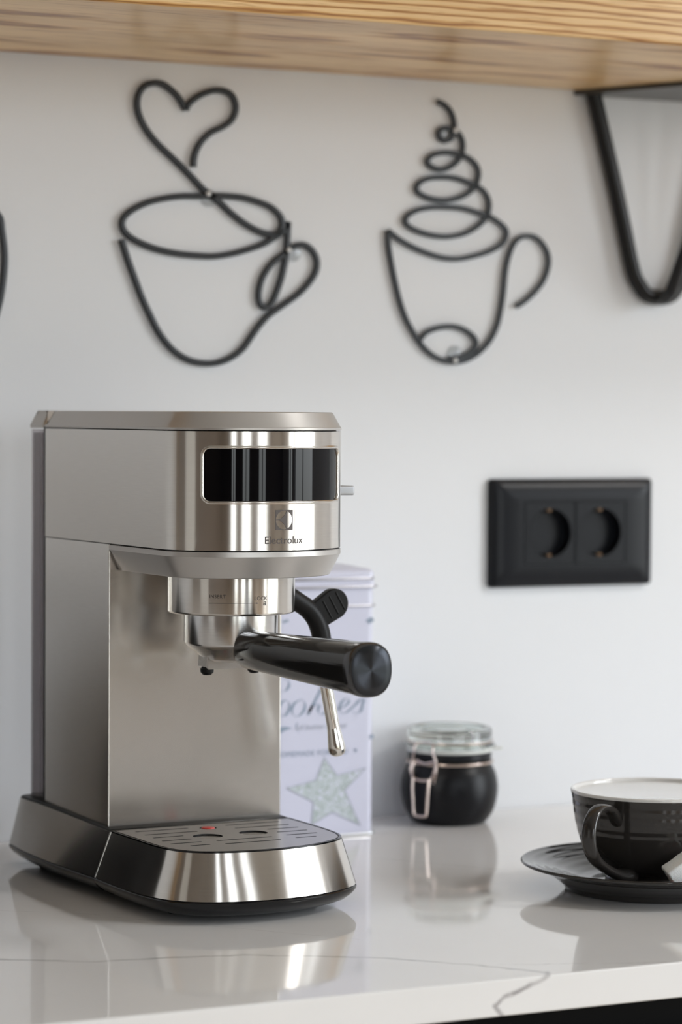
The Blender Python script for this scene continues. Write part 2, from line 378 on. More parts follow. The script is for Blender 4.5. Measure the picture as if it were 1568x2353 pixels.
# shelf and bracket
sh = bmesh.new(); box(sh, -1.4, 2.6, 1.6234, 1.8865, .564, .612, .0022)
o = link('wall_shelf', sh, WOOD); o['label'] = 'light ash wood shelf board with bold grain along the top'; o['category'] = 'shelf'
br = empty('shelf_bracket', 'black hairpin bracket holding up the wooden shelf at the right', 'bracket', (1.2205, 1.878, .40))
def rel(p, o_): return (p[0]-o_.location.x, p[1]-o_.location.y, p[2]-o_.location.z)
ROD = [(1.1606, 1.879, 0.5623), (1.1693, 1.879, 0.5328), (1.179, 1.879, 0.499), (1.1891, 1.879, 0.4617), (1.1989, 1.879, 0.4242), (1.2052, 1.879, 0.4123), (1.2143, 1.879, 0.4038), (1.2258, 1.879, 0.4006), (1.2362, 1.879, 0.4023), (1.2456, 1.879, 0.4081)]
left = [(x, y, z) for x, y, z in ROD]
cxr = 1.2235
rod = [p for p in left if p[0] < cxr]; rod += [(2*cxr-x, y, z) for x, y, z in reversed(rod)]
bm = bmesh.new(); tube(bm, [rel(p, br) for p in catmull(rod, 5)], .0062, 16); link('wall_rod', bm, RODM, br)
bm = bmesh.new(); tube(bm, [rel(p, br) for p in catmull([(1.2200, 1.8690, .4010), (1.2195, 1.8585, .4045), (1.2190, 1.8440, .4230), (1.2187, 1.7580, .5598)], 6)], .0050, 16); link('brace_rod', bm, RODM, br)
bm = bmesh.new(); prism(bm, [(1.147-br.location.x, 1.8860-br.location.y), (1.2087-br.location.x, 1.745-br.location.y), (1.2295-br.location.x, 1.745-br.location.y), (1.2915-br.location.x, 1.8860-br.location.y)], [(.5600-.40, 0), (.5638-.40, 0)]); link('mounting_plate', bm, PLATEM, br, sharp=20)

# ------------------------------------------------------------------ wall art
def art(name, label, strokes, dots, pads, w=.0044):
    ax = strokes[0][0][0]; az = strokes[0][0][1]
    e_ = empty(name, label, 'wall art', (ax, 1.8835, az))
    for s_ in strokes:
        link('wire_outline', ribbon(bmesh.new(), [(p[0]-ax, p[1]-az) for p in s_], w, .003, -.001, 5), ART, e_, sharp=50)
    for d in dots:
        bm = bmesh.new(); lathe(bm, [(0, 0), (.0018, 0), (.0018, .0016), (.0012, .0021), (0, .0022)], 16)
        bmesh.ops.rotate(bm, verts=bm.verts, matrix=Matrix.Rotation(math.radians(90), 3, 'X')); bmesh.ops.translate(bm, verts=bm.verts, vec=(d[0]-ax, -.001, d[1]-az))
        link('hook_pin', bm, mat('pin_white', (.75, .75, .74), .3) if 'pin_white' not in bpy.data.materials else bpy.data.materials['pin_white'], e_)
    for d in pads:
        bm = bmesh.new(); lathe(bm, [(0, 0), (.0062, 0), (.0064, .0008), (.0055, .0014), (0, .0016)], 24)
        bmesh.ops.rotate(bm, verts=bm.verts, matrix=Matrix.Rotation(math.radians(90), 3, 'X')); bmesh.ops.translate(bm, verts=bm.verts, vec=(d[0]-ax, .0034, d[1]-az))
        link('adhesive_pad', bm, CLEARP, e_)
    return e_
HEART_A = [(0.8207, 0.4889), (0.8209, 0.4942), (0.8229, 0.5013), (0.8274, 0.5086), (0.8345, 0.5149), (0.8435, 0.5194), (0.8507, 0.5245), (0.8542, 0.5312), (0.8541, 0.5377), (0.8506, 0.5435), (0.8441, 0.546), (0.8369, 0.5459), (0.8292, 0.5434), (0.8221, 0.5395), (0.817, 0.5351), (0.8142, 0.5305)]
HEART_B = [(0.8142, 0.5305), (0.8112, 0.5354), (0.8067, 0.541), (0.8009, 0.5453), (0.7952, 0.5482), (0.7889, 0.5485), (0.7819, 0.546), (0.7775, 0.5405), (0.7759, 0.534), (0.7769, 0.5265), (0.7808, 0.518), (0.7871, 0.5096), (0.796, 0.5012), (0.8063, 0.4929), (0.8166, 0.484), (0.8269, 0.4744), (0.8321, 0.4705), (0.8412, 0.4644), (0.8517, 0.4559), (0.8622, 0.4491), (0.8727, 0.4441), (0.882, 0.4418), (0.8886, 0.4429), (0.8923, 0.4466), (0.8929, 0.452), (0.8898, 0.4573), (0.8825, 0.4624), (0.8726, 0.4656), (0.8608, 0.4681), (0.849, 0.4688), (0.8373, 0.4687), (0.8244, 0.4678), (0.8115, 0.4673), (0.7987, 0.4654), (0.786, 0.4622), (0.7747, 0.4571), (0.7671, 0.4516), (0.7644, 0.4462), (0.7659, 0.4405), (0.7716, 0.4354), (0.7811, 0.4311), (0.7938, 0.4274), (0.8091, 0.4251), (0.8246, 0.4242), (0.8375, 0.4242), (0.8505, 0.4262), (0.8636, 0.4296), (0.8767, 0.4341), (0.886, 0.4392), (0.8926, 0.4436), (0.8965, 0.4474), (0.8978, 0.4516)]
HEART_C = [(0.8978, 0.4516), (0.8976, 0.4438), (0.8973, 0.4354), (0.8966, 0.4294), (0.8954, 0.421), (0.8928, 0.4101), (0.8888, 0.3992), (0.8849, 0.3913), (0.8803, 0.3876), (0.8757, 0.3893), (0.874, 0.3965), (0.8762, 0.4073), (0.8815, 0.4164), (0.8874, 0.4225), (0.8953, 0.4282), (0.9006, 0.4325), (0.9066, 0.4347), (0.9126, 0.4343), (0.9187, 0.4301), (0.9221, 0.423), (0.9208, 0.4145), (0.9148, 0.4059), (0.9062, 0.3978), (0.8942, 0.3897), (0.8823, 0.3817), (0.8744, 0.3738), (0.8679, 0.3653), (0.8614, 0.3568), (0.8522, 0.3501), (0.8418, 0.3461), (0.8314, 0.3451), (0.8198, 0.3467), (0.8095, 0.3513), (0.8005, 0.3588), (0.7928, 0.3687), (0.7864, 0.3803), (0.78, 0.393), (0.7742, 0.4069), (0.7691, 0.4196), (0.764, 0.434)]
SWIRL_A = [(1.0238, 0.548), (1.0288, 0.5466), (1.0344, 0.5425), (1.0378, 0.5368), (1.039, 0.5305), (1.0379, 0.5241), (1.0351, 0.5198), (1.0301, 0.5184), (1.026, 0.5209), (1.0256, 0.5252), (1.0295, 0.5281), (1.0351, 0.5279), (1.0418, 0.5253), (1.0458, 0.5201), (1.0467, 0.5143), (1.0453, 0.5084), (1.0414, 0.5028), (1.0353, 0.4986), (1.0286, 0.4964), (1.022, 0.497), (1.0166, 0.4997), (1.0158, 0.5031), (1.0196, 0.5067), (1.0263, 0.5089), (1.0352, 0.5096), (1.0453, 0.5084), (1.0532, 0.5053), (1.0589, 0.5002), (1.0607, 0.4943), (1.059, 0.4874), (1.0557, 0.4824), (1.0478, 0.4771), (1.0378, 0.4738), (1.0288, 0.4728), (1.0177, 0.474), (1.0094, 0.477), (1.0063, 0.4808), (1.0087, 0.4853), (1.0165, 0.489), (1.0287, 0.4905), (1.0399, 0.4903), (1.05, 0.488), (1.059, 0.4849), (1.0659, 0.4808), (1.0699, 0.4741), (1.07, 0.4672), (1.0672, 0.4602), (1.0593, 0.4535), (1.0492, 0.4483), (1.038, 0.4456), (1.0268, 0.4452), (1.0135, 0.447), (1.0024, 0.4505), (0.9971, 0.4547), (0.9985, 0.4596), (1.0067, 0.4643), (1.0189, 0.4669), (1.0322, 0.4677), (1.0468, 0.4673), (1.0592, 0.4648), (1.0706, 0.4618), (1.0797, 0.4572), (1.0855, 0.452), (1.0855, 0.4465), (1.081, 0.4404), (1.0697, 0.4347), (1.0561, 0.4308), (1.0427, 0.4284), (1.0292, 0.429), (1.0158, 0.432), (1.0025, 0.4365), (0.9914, 0.4419), (0.9821, 0.4479)]
SWIRL_B = [(0.9821, 0.4479), (0.9825, 0.4378), (0.985, 0.4243), (0.9884, 0.4098), (0.9924, 0.3954), (0.9974, 0.3828), (1.003, 0.3732), (1.0108, 0.3626), (1.0198, 0.3549), (1.0299, 0.3502), (1.04, 0.3489), (1.0501, 0.3505), (1.0613, 0.3561), (1.0715, 0.3656), (1.0782, 0.3776), (1.0815, 0.3905), (1.0837, 0.4044), (1.0852, 0.4193), (1.088, 0.4313), (1.0925, 0.4413), (1.0981, 0.4465), (1.1056, 0.4482), (1.1131, 0.4465), (1.1195, 0.4412), (1.1237, 0.4334), (1.1238, 0.4244), (1.1193, 0.4133), (1.1112, 0.4041), (1.1021, 0.3969), (1.0952, 0.393)]
SWIRL_C = [(1.0092, 0.3636), (1.0114, 0.367), (1.0163, 0.3715), (1.0263, 0.3751), (1.0375, 0.3763), (1.0476, 0.3745), (1.0561, 0.3698), (1.0596, 0.3644), (1.0579, 0.3595), (1.0523, 0.3554), (1.0444, 0.3524), (1.0343, 0.3512)]
EDGE_A = [(0.6608, 0.4553), (0.6706, 0.447), (0.6725, 0.4372), (0.6742, 0.425), (0.6745, 0.4142), (0.6732, 0.4002), (0.6707, 0.3863), (0.6661, 0.3723), (0.6577, 0.3613)]
DOTS = [(0.8317, 0.4697), (0.8976, 0.4304), (1.0387, 0.5264), (1.04, 0.35)]
PADS = [(0.8335, 0.4667), (0.9032, 0.4286), (1.0351, 0.5238), (1.0421, 0.3553)]
art('cup_wall_art', 'black wire coffee cup outline on the wall with heart-shaped steam', [HEART_A, HEART_B, HEART_C], DOTS[:2], PADS[:2], .0046)
art('cup_wall_art', 'black wire mug outline on the wall with spiral whipped cream', [SWIRL_A, SWIRL_B, SWIRL_C], DOTS[2:], PADS[2:], .0040)
ec = [(.6655, .372), (.655, .352), (.640, .335), (.618, .325), (.592, .326), (.570, .342), (.556, .372), (.548, .41), (.545, .452), (.556, .463), (.60, .470), (.645, .464), (.6608, .4553), (.64, .447), (.60, .443), (.56, .447), (.545, .452)]
art('cup_wall_art', 'black wire outline cut off by the left edge of the photo', [EDGE_A, ec], [], [], .0046)

# ------------------------------------------------------------------ double socket
so = empty('power_outlet', 'black double power socket on the white wall', 'socket', (1.1467, WY, .2161))
X0, X1, Z0, Z1 = -.0743, .0743, -.0424, .0424
bm = bmesh.new()
def rl(ins, y, n=10, r=.003): return [(p[0], y, p[1]) for p in rrect(X0+ins, X1-ins, Z0+ins, Z1-ins, r, n)]
ix, iz = .0465, .0245
rings = [rl(0, 0), rl(0, -.004), rl(.0012, -.0062), rl(.006, -.0085, r=.004), rl(.012, -.0100, r=.004)]
inn = [(p[0], -.0098, p[1]) for p in rrect(-ix, ix, -iz, iz, .001, 10)]; inb = [(p[0], -.002, p[1]) for p in rrect(-ix, ix, -iz, iz, .001, 10)]
loft(bm, rings+[inn, inb], True, True, False); link('frame_plate', bm, SOCK, so, sharp=50)
link('rear_housing', box(bmesh.new(), -.0560, .0560, .0080, .045, -.0330, .0330), BLACKM, so)
for k, cx in enumerate((-.0232, .0232)):
    hw = .0226
    circ = [(cx+.0192*math.cos(t*math.pi/32), .0192*math.sin(t*math.pi/32)) for t in range(64)]
    me = fill2d([rrect(cx-hw, cx+hw, -.0241, .0241, .0006, 3), circ], .0)
    bm = bmesh.new(); bm.from_mesh(me)
    for v in bm.verts: v.co = (v.co.x, -.0099, v.co.y)
    loft(bm, [[(cx+.0192*math.cos(t*math.pi/32), y, .0192*math.sin(t*math.pi/32)) for t in range(64)] for y in (-.0099, -.0101, .0078)], True, False, False)
    sm = link('socket_insert', bm, SOCK, so, sharp=40)
    bm = bmesh.new(); lathe(bm, [(0, 0), (.0191, 0), (.0191, .0008), (0, .0008)], 48)
    bmesh.ops.rotate(bm, verts=bm.verts, matrix=Matrix.Rotation(math.radians(90), 3, 'X')); bmesh.ops.translate(bm, verts=bm.verts, vec=(cx, .0078, 0)); link('socket_well', bm, SOCK, sm)
    for dx in (-.0095, .0095):
        bm = bmesh.new(); lathe(bm, [(0, 0), (.0025, 0), (.0025, .0003), (0, .0003)], 16)
        bmesh.ops.rotate(bm, verts=bm.verts, matrix=Matrix.Rotation(math.radians(90), 3, 'X')); bmesh.ops.translate(bm, verts=bm.verts, vec=(cx+dx, .0069, 0)); link('pin_hole', bm, mat('hole', (.002, .002, .002), .8), sm)
    for dz in (-.0178, .0178):
        bm = bmesh.new(); box(bm, cx-.002, cx+.002, -.0085, .005, dz-.0012, dz+.0012, .0003); link('earth_clip', bm, BRASS, sm)

# ------------------------------------------------------------------ biscuit tin
TX0, TX1, TY0 = .8530, .9358, 1.809
tn = empty('biscuit_tin', 'tall lavender tin with a script word and star print, behind the coffee machine', 'tin', ((TX0+TX1)/2, TY0+.037, 0))
tw = (TX1-TX0)/2
def tr(ins): return rrect(-tw+ins, tw-ins, -.037+ins, .037-ins, .006, 6)
bm = bmesh.new()
lv = [(0, .0010), (.0008, .0), (.0022, .0), (.0030, .0008), (.1668, .0008), (.1676, .0002), (.1686, -.0002), (.1696, .0002), (.1704, .0008), (.181, .0008)]
loft(bm, [[(p[0], p[1], z) for p in tr(i)] for z, i in lv]); link('tin_body', bm, TIN, tn, sharp=50)
bm = bmesh.new()
lv = [(.1810, .0006), (.1814, -.0006), (.1826, -.0012), (.1836, -.0006), (.1842, .0002), (.1872, .0002), (.1878, .0012), (.1888, .0012), (.1894, .0004), (.1925, .0004), (.1945, .0012), (.1957, .004), (.1962, .008), (.1975, .012), (.1985, .018)]
loft(bm, [[(p[0], p[1], z) for p in tr(i)] for z, i in lv]); link('tin_lid', bm, TIN, tn, sharp=50)
bm = bmesh.new(); tube(bm, [(p[0], p[1], .0012) for p in tr(-.0002)], .0011, 8, closed=True); link('bottom_rim', bm, mat('bright_tin_edge', (.75, .77, .8), .25, .8), tn)
for z_, i_ in ((.1827, -.0012), (.1886, .0004), (.1687, -.0002)):
    bm = bmesh.new(); tube(bm, [(p[0], p[1], z_) for p in tr(i_)], .00085, 8, closed=True); link('rolled_bead', bm, mat('dull_tin_edge', (.42, .42, .45), .3, .9) if 'dull_tin_edge' not in bpy.data.materials else bpy.data.materials['dull_tin_edge'], tn)
tx, ty = tn.location.x, tn.location.y
def on_tin(me_or_bm, dy=-.0002):
    bm = me_or_bm
    for v in bm.verts: v.co = (v.co.x-tx, TY0+.0008+dy-ty, v.co.y)
    return bm
def bmof(me):
    bm = bmesh.new(); bm.from_mesh(me); bpy.data.meshes.remove(me); return bm
STAR = [(0.8634, 0.0379), (0.8871, 0.0425), (0.8939, 0.0586), (0.9041, 0.045), (0.9276, 0.0492), (0.9105, 0.0338), (0.9234, 0.0074), (0.9005, 0.0185), (0.8836, 0.0099), (0.8853, 0.0267)]
link('star_print', on_tin(bmof(fill2d([STAR]))), STARMAT, tn, sharp=None)
bm = bmesh.new()
for a, b in zip(STAR, STAR[1:]+STAR[:1]):
    a = Vector((*a, 0)); b = Vector((*b, 0)); n_ = (b-a).normalized().cross(Vector((0, 0, 1)))*.00035
    bm.faces.new([bm.verts.new(q) for q in (a-n_, a+n_, b+n_, b-n_)])
link('star_outline', on_tin(bm, -.0004), TINP2, tn, sharp=None)
SC = {'c': [(0.8524, 0.1162), (0.8494, 0.1119), (0.8482, 0.1052), (0.8501, 0.0978), (0.8538, 0.0932), (0.8575, 0.0941)], 'cc': [(0.8586, 0.1084), (0.8624, 0.1088), (0.8651, 0.1124), (0.8642, 0.1163), (0.8598, 0.1173)], 'o1': [(0.8615, 0.1018), (0.8587, 0.0997), (0.8572, 0.0958), (0.8581, 0.0919), (0.8609, 0.0901), (0.8637, 0.0922), (0.8655, 0.096), (0.8649, 0.1), (0.8624, 0.1018), (0.8615, 0.1018)], 'o2': [(0.8742, 0.1016), (0.8702, 0.0998), (0.8677, 0.0959), (0.8681, 0.0914), (0.8712, 0.0895), (0.8749, 0.0911), (0.8777, 0.095), (0.878, 0.0989), (0.8761, 0.1012), (0.8742, 0.1016)], 'k1': [(0.8886, 0.1103), (0.8901, 0.108), (0.888, 0.1036), (0.8843, 0.0975), (0.8802, 0.0903)], 'k2': [(0.8812, 0.092), (0.8836, 0.0958), (0.8874, 0.0982), (0.8896, 0.0973), (0.8887, 0.0945), (0.889, 0.0914), (0.8912, 0.0899), (0.8943, 0.092)], 'i1': [(0.9, 0.1003), (0.8981, 0.0952), (0.8984, 0.0918), (0.9006, 0.0912), (0.9038, 0.0944)], 'e1': [(0.9057, 0.0938), (0.9101, 0.0953), (0.9136, 0.0986), (0.9129, 0.1009), (0.9101, 0.1007), (0.9072, 0.0977), (0.906, 0.0938), (0.9073, 0.0909), (0.9108, 0.0904), (0.9146, 0.0928)], 's1': [(0.9146, 0.0928), (0.919, 0.0961), (0.9228, 0.0999), (0.926, 0.1003), (0.925, 0.0969), (0.9244, 0.0935), (0.9229, 0.0908), (0.9197, 0.0898), (0.9162, 0.0913)], 'f1': [(0.8718, 0.0851), (0.8709, 0.0817), (0.8728, 0.0771)]}
bm = bmesh.new()
for key, s_ in SC.items():
    c = catmull([(*p, 0) for p in s_], 6); n = len(c); prev = None
    for i in range(n):
        d = (c[min(i+1, n-1)]-c[max(i-1, 0)]).normalized()
        k = abs(d.dot(Vector((.45, .9, 0)))); wd = (.00022+.00085*k**3)*(.4 if key == 'f1' else 1)
        q = Vector((.9, -.3, 0)).normalized()*wd
        if abs(d.dot(q.normalized())) > .95: q = Vector((0, wd, 0))
        cur = (bm.verts.new(c[i]-q), bm.verts.new(c[i]+q))
        if prev: bm.faces.new((prev[0], cur[0], cur[1], prev[1]))
        prev = cur
link('script_word', on_tin(bm, -.0003), TINP, tn, sharp=None)
def tin_text(s, size, cx, cz, m, shear=0, sp=1.0):
    bm = bmof(text2d(s, size, 'CENTER', shear, sp))
    for v in bm.verts: v.co = (v.co.x+cx, v.co.y+cz, 0)
    link('printed_text', on_tin(bm, -.0003), m, tn, sharp=None)
tin_text('of butter & love', .0062, .8910, .0796, TINP2, .35)
tin_text('HOMEMADE FOR YOU', .0056, .8835, .0605, TINP, 0, 1.05)
bm = bmesh.new()
for k in range(3):
    t = k*math.pi/3; d = Vector((math.cos(t), math.sin(t), 0))*.0016; n_ = Vector((-d.y, d.x, 0)).normalized()*.00028; c = Vector((*[(0.9192, 0.0627)][0], 0))
    bm.faces.new([bm.verts.new(q) for q in (c-d-n_, c-d+n_, c+d+n_, c+d-n_)])
link('printed_asterisk', on_tin(bm, -.0003), TINP, tn, sharp=None)

for mk in [[(0.8563, 0.0824), (0.8619, 0.0827), (0.8678, 0.0814), (0.8625, 0.0799), (0.857, 0.0773), (0.8576, 0.0801)], [(0.9303, 0.0719), (0.9329, 0.0741), (0.9345, 0.0723), (0.9329, 0.0703)]] + [[(0.9268, 0.1577), (0.9318, 0.1602), (0.9341, 0.1575), (0.9298, 0.1549)], [(0.8591, 0.1591), (0.8635, 0.1603), (0.865, 0.159), (0.8606, 0.1573)]]:
    bm = bmesh.new(); bm.faces.new([bm.verts.new((*p, 0)) for p in mk]); link('printed_leaf', on_tin(bm, -.0003), TINP, tn, sharp=None)

# ------------------------------------------------------------------ clip-top jar
jx, jy = 1.0165, 1.8435
jr = empty('clip_top_jar', 'small round matte black jar with clear glass lid and wire clip', 'jar', (jx, jy, 0))
bm = bmesh.new()
prof = catmull([(.0265, 0, 0), (.0300, 0, .0035), (.0340, 0, .0105), (.0364, 0, .020), (.0368, 0, .029), (.0352, 0, .0375), (.0325, 0, .0432), (.0312, 0, .0460), (.0312, 0, .0475), (.0318, 0, .050), (.0318, 0, .0545)], 5)
lathe(bm, [(0, .0008)]+[(p[0], p[2]) for p in prof]+[(.029, .0545), (.028, .046), (0, .044)], 72); link('jar_body', bm, JARB, jr, sharp=60)
bm = bmesh.new(); lathe(bm, [(.0270, .0545), (.0322, .0545), (.0328, .0556), (.0324, .0570), (.0270, .0572)], 72); bm.faces.ensure_lookup_table()
g = link('gasket', bm, GASK, jr)
bm = bmesh.new(); box(bm, .030, .040, -.004, .004, .0556, .0568, .0004); bmesh.ops.rotate(bm, verts=bm.verts, matrix=Matrix.Rotation(math.radians(-28), 3, 'Z')); link('gasket_tab', bm, GASK, g)
bm = bmesh.new(); lathe(bm, [(0, .0605), (.025, .0605), (.0262, .0600), (.0265, .0573), (.0335, .0573), (.0345, .0582), (.0342, .0600), (.0326, .0610), (.0318, .0630), (.0320, .0680), (.0316, .0710), (.0300, .0724), (.0275, .0722), (.0262, .0700), (.0200, .0692), (0, .0690)], 72); link('glass_lid', bm, GLASS, jr, sharp=45)
bm = bmesh.new(); tube(bm, [(.0325*math.cos(2*math.pi*i/48), .0325*math.sin(2*math.pi*i/48), .0465) for i in range(48)], .0011, 8, closed=True); link('wire_collar', bm, WIRE, jr)
# the clip faces the camera, a bit to its left; u = sideways, v = outward
ang = math.radians(-118.6-33)
ov = Vector((math.cos(ang), math.sin(ang), 0)); ou = Vector((-ov.y, ov.x, 0))
def cl(u, v, z): return ou*u+ov*v+Vector((0, 0, z))
clip = bmesh.new(); tube(clip, catmull([cl(-.0085, .0335, .0490), cl(-.0098, .0352, .0450), cl(-.0092, .0370, .0395), cl(-.0070, .0380, .0360), cl(0, .0385, .0352), cl(.0070, .0380, .0360), cl(.0092, .0370, .0395), cl(.0098, .0352, .0450), cl(.0085, .0335, .0490), cl(.004, .0338, .0482), cl(0, .0340, .0472), cl(-.004, .0338, .0482)], 4, True), .0010, 8, closed=True)
cb = link('clip_loop', clip, WIRE, jr)
clip = bmesh.new(); tube(clip, catmull([cl(-.0072, .0392, .0368), cl(-.0070, .0400, .030), cl(-.0062, .0402, .020), cl(-.0055, .0400, .0105), cl(-.0035, .0398, .0088), cl(.0035, .0398, .0088), cl(.0055, .0400, .0105), cl(.0062, .0402, .020), cl(.0070, .0400, .030), cl(.0072, .0392, .0368)], 4), .0011, 8)
link('clip_lever', clip, WIRE, jr)
for u in (-.0098, .0098):
    clip = bmesh.new(); tube(clip, catmull([cl(u*.9, .0350, .0335), cl(u*1.15, .0362, .042), cl(u*1.05, .0350, .0500), cl(u*.85, .0360, .0560), cl(u*.8, .0352, .0612), cl(u*.5, .0325, .0625), cl(0, .0330, .0628)], 4), .0010, 8); link('bail_wire', clip, WIRE, jr)
bm = bmesh.new(); tube(bm, [(.0322*math.cos(2*math.pi*i/48), .0322*math.sin(2*math.pi*i/48), .0622) for i in range(48)], .0008, 8, closed=True); link('lid_wire', bm, WIRE, jr)

# a dark canister left of the machine, outside the frame but mirrored in the machine's side
cn = empty('storage_canister', 'black round-shouldered canister on the worktop left of the coffee machine', 'canister', (.528, 1.745, 0))
link('canister_body', lathe(bmesh.new(), [(0, 0), (.072, 0), (.078, .004), (.080, .015), (.080, .055), (.077, .080), (.068, .105), (.052, .128), (.036, .140), (0, .140)], 64), CAB, cn)
link('canister_lid', lathe(bmesh.new(), [(0, .1402), (.0365, .1402), (.0375, .143), (.0365, .150), (.030, .154), (.010, .156), (.009, .162), (.013, .170), (.009, .177), (0, .178)], 64), CAB, cn)

# ------------------------------------------------------------------ saucer, cup, sugar
sx, sy = [0.9924676054223469, 1.5247939861091437, 0.018000000000000016][:2]
sc_ = [(0, .0062), (.026, .0062), (.030, .0070), (.0335, .0066), (.040, .0062), (.048, .0075), (.056, .0105), (.066, .0142), (.076, .0170), (.0830, .0186), (.0850, .0190), (.0858, .0183), (.0853, .0172), (.0835, .0164), (.076, .0140), (.0700, .0115), (.0640, .0080), (.0610, .0056), (.0600, .0048), (.0590, .0046), (.0580, .0036), (.0570, .0010), (.0550, 0), (.0525, .0006), (.051, .003), (0, .003)]
pr = [(0, .0062)]+[(p.x, p.z) for p in catmull([(r, 0, z) for r, z in sc_[1:-1]], 4)]+[(0, .003)]
# faint turning rings on the upper side of the rim
pr2 = []
for r, z in pr:
    up_ = z > .0064 and r < .083 and r > .042
    pr2.append((r, z))
dense = []
for (r0_, z0_), (r1_, z1_) in zip(pr2, pr2[1:]):
    k = max(1, int(abs(r1_-r0_)/.0007))
    for i in range(k):
        t = i/k; r_ = r0_+(r1_-r0_)*t; z_ = z0_+(z1_-z0_)*t
        dense.append([r_, z_])
dense.append(list(pr2[-1])); top = True
for q in dense:
    if q[0] > .0852: top = False
    if top and .044 < q[0] < .0815: q[1] += .00010*math.sin(q[0]*900)
o = link('saucer', lathe(bmesh.new(), [tuple(q) for q in dense], 128), GLAZE, loc=(sx, sy, 0), sharp=60)
o['label'] = 'charcoal glazed saucer under the cup on the worktop'; o['category'] = 'saucer'
cu_ = empty('coffee_cup', 'charcoal glazed coffee cup with white inside, standing on its saucer', 'cup', (sx+.0008, sy, .0072))
zc = .0072
out = [(.0315, 0), (.0318, .0015), (.0310, .0035), (.0335, .0062), (.0395, .0118), (.0450, .0190), (.0488, .0275), (.0512, .0370), (.0525, .0450), (.0532, .0510), (.0540, .0560)]
op = [(p.x, p.z) for p in catmull([(r, 0, z) for r, z in out], 8)]
op = [(r+(.00009*math.sin(z*1050) if z > .030 and z < .053 else 0), z) for r, z in op]
bm = bmesh.new(); lathe(bm, [(0, .0015), (.028, .0012), (.0305, 0)]+op+[(.0541, .0572), (.0530, .0572), (.0524, .0560), (.045, .021), (0, .006)], 128)
link('cup_body', bm, GLAZE, cu_, sharp=60)
inn_ = [(p.x, p.z) for p in catmull([(.0, 0, .0075), (.020, 0, .0085), (.033, 0, .0125), (.0415, 0, .0195), (.0460, 0, .0280), (.0490, 0, .0400), (.0508, 0, .0500), (.0520, 0, .0565), (.0527, 0, .0584), (.0537, 0, .0588), (.0544, 0, .0580), (.0543, 0, .0568)], 6)]
bm = bmesh.new(); lathe(bm, inn_+[(.0528, .0566)], 128); link('white_lining', bm, WGLAZE, cu_, sharp=70)
ha = math.radians(270-26.6-33.6)   # towards the camera and to its left
hd = Vector((math.cos(ha), math.sin(ha), 0)); hs = Vector((-hd.y, hd.x, 0))
hp = [(.0480, .0498), (.0535, .0535), (.0600, .0585), (.0690, .0612), (.0775, .0610), (.0850, .0560), (.0885, .0470), (.0870, .0385), (.0810, .0305), (.0700, .0240), (.0580, .0190), (.0480, .0160), (.0400, .0148), (.0330, .0142)]
hw_ = [.0048, .0044, .0042, .0042, .0044, .0046, .0048, .0048, .0047, .0046, .0046, .0052, .0060, .0066]
ht_ = [.0046, .0036, .0027, .0024, .0024, .0026, .0028, .0028, .0027, .0027, .0028, .0036, .0046, .0056]
cc = catmull([(r, w_, z) for (r, z), w_ in zip(hp, hw_)], 6); tt = catmull([(t_, 0, 0) for t_ in ht_], 6)
rings = []; n = len(cc)
for i, c in enumerate(cc):
    a = cc[max(i-1, 0)]; b = cc[min(i+1, n-1)]; d = (hd*(b.x-a.x)+Vector((0, 0, b.z-a.z))).normalized(); nn = hs.cross(d).normalized()
    cen = hd*c.x+Vector((0, 0, c.z-zc)); w_, t_ = c.y, tt[i].x
    ring = []
    for k in range(20):
        th = 2*math.pi*k/20; cx_, sn = math.cos(th), math.sin(th)
        ring.append(cen+hs*w_*math.copysign(abs(cx_)**.75, cx_)+nn*t_*math.copysign(abs(sn)**.75, sn))
    rings.append(ring)
link('handle', loft(bmesh.new(), rings), GLAZE, cu_, sharp=60)
bm = bmesh.new(); box(bm, -.0095, .0095, -.0065, .0065, -.0065, .0065, .0012)
bmesh.ops.subdivide_edges(bm, edges=[e_ for e_ in bm.edges if e_.calc_length() > .008], cuts=5, use_grid_fill=True)
for v in bm.verts: v.co += Vector([random.uniform(-1, 1)*.00025 for _ in range(3)])
o = link('sugar_cube', bm, SUGAR, loc=(.9745, 1.4640, .0235), sharp=50); o.rotation_euler = (math.radians(14), math.radians(-36), math.radians(-20))
o['label'] = 'white sugar lump leaning against the dark cup on the saucer'; o['category'] = 'sugar'

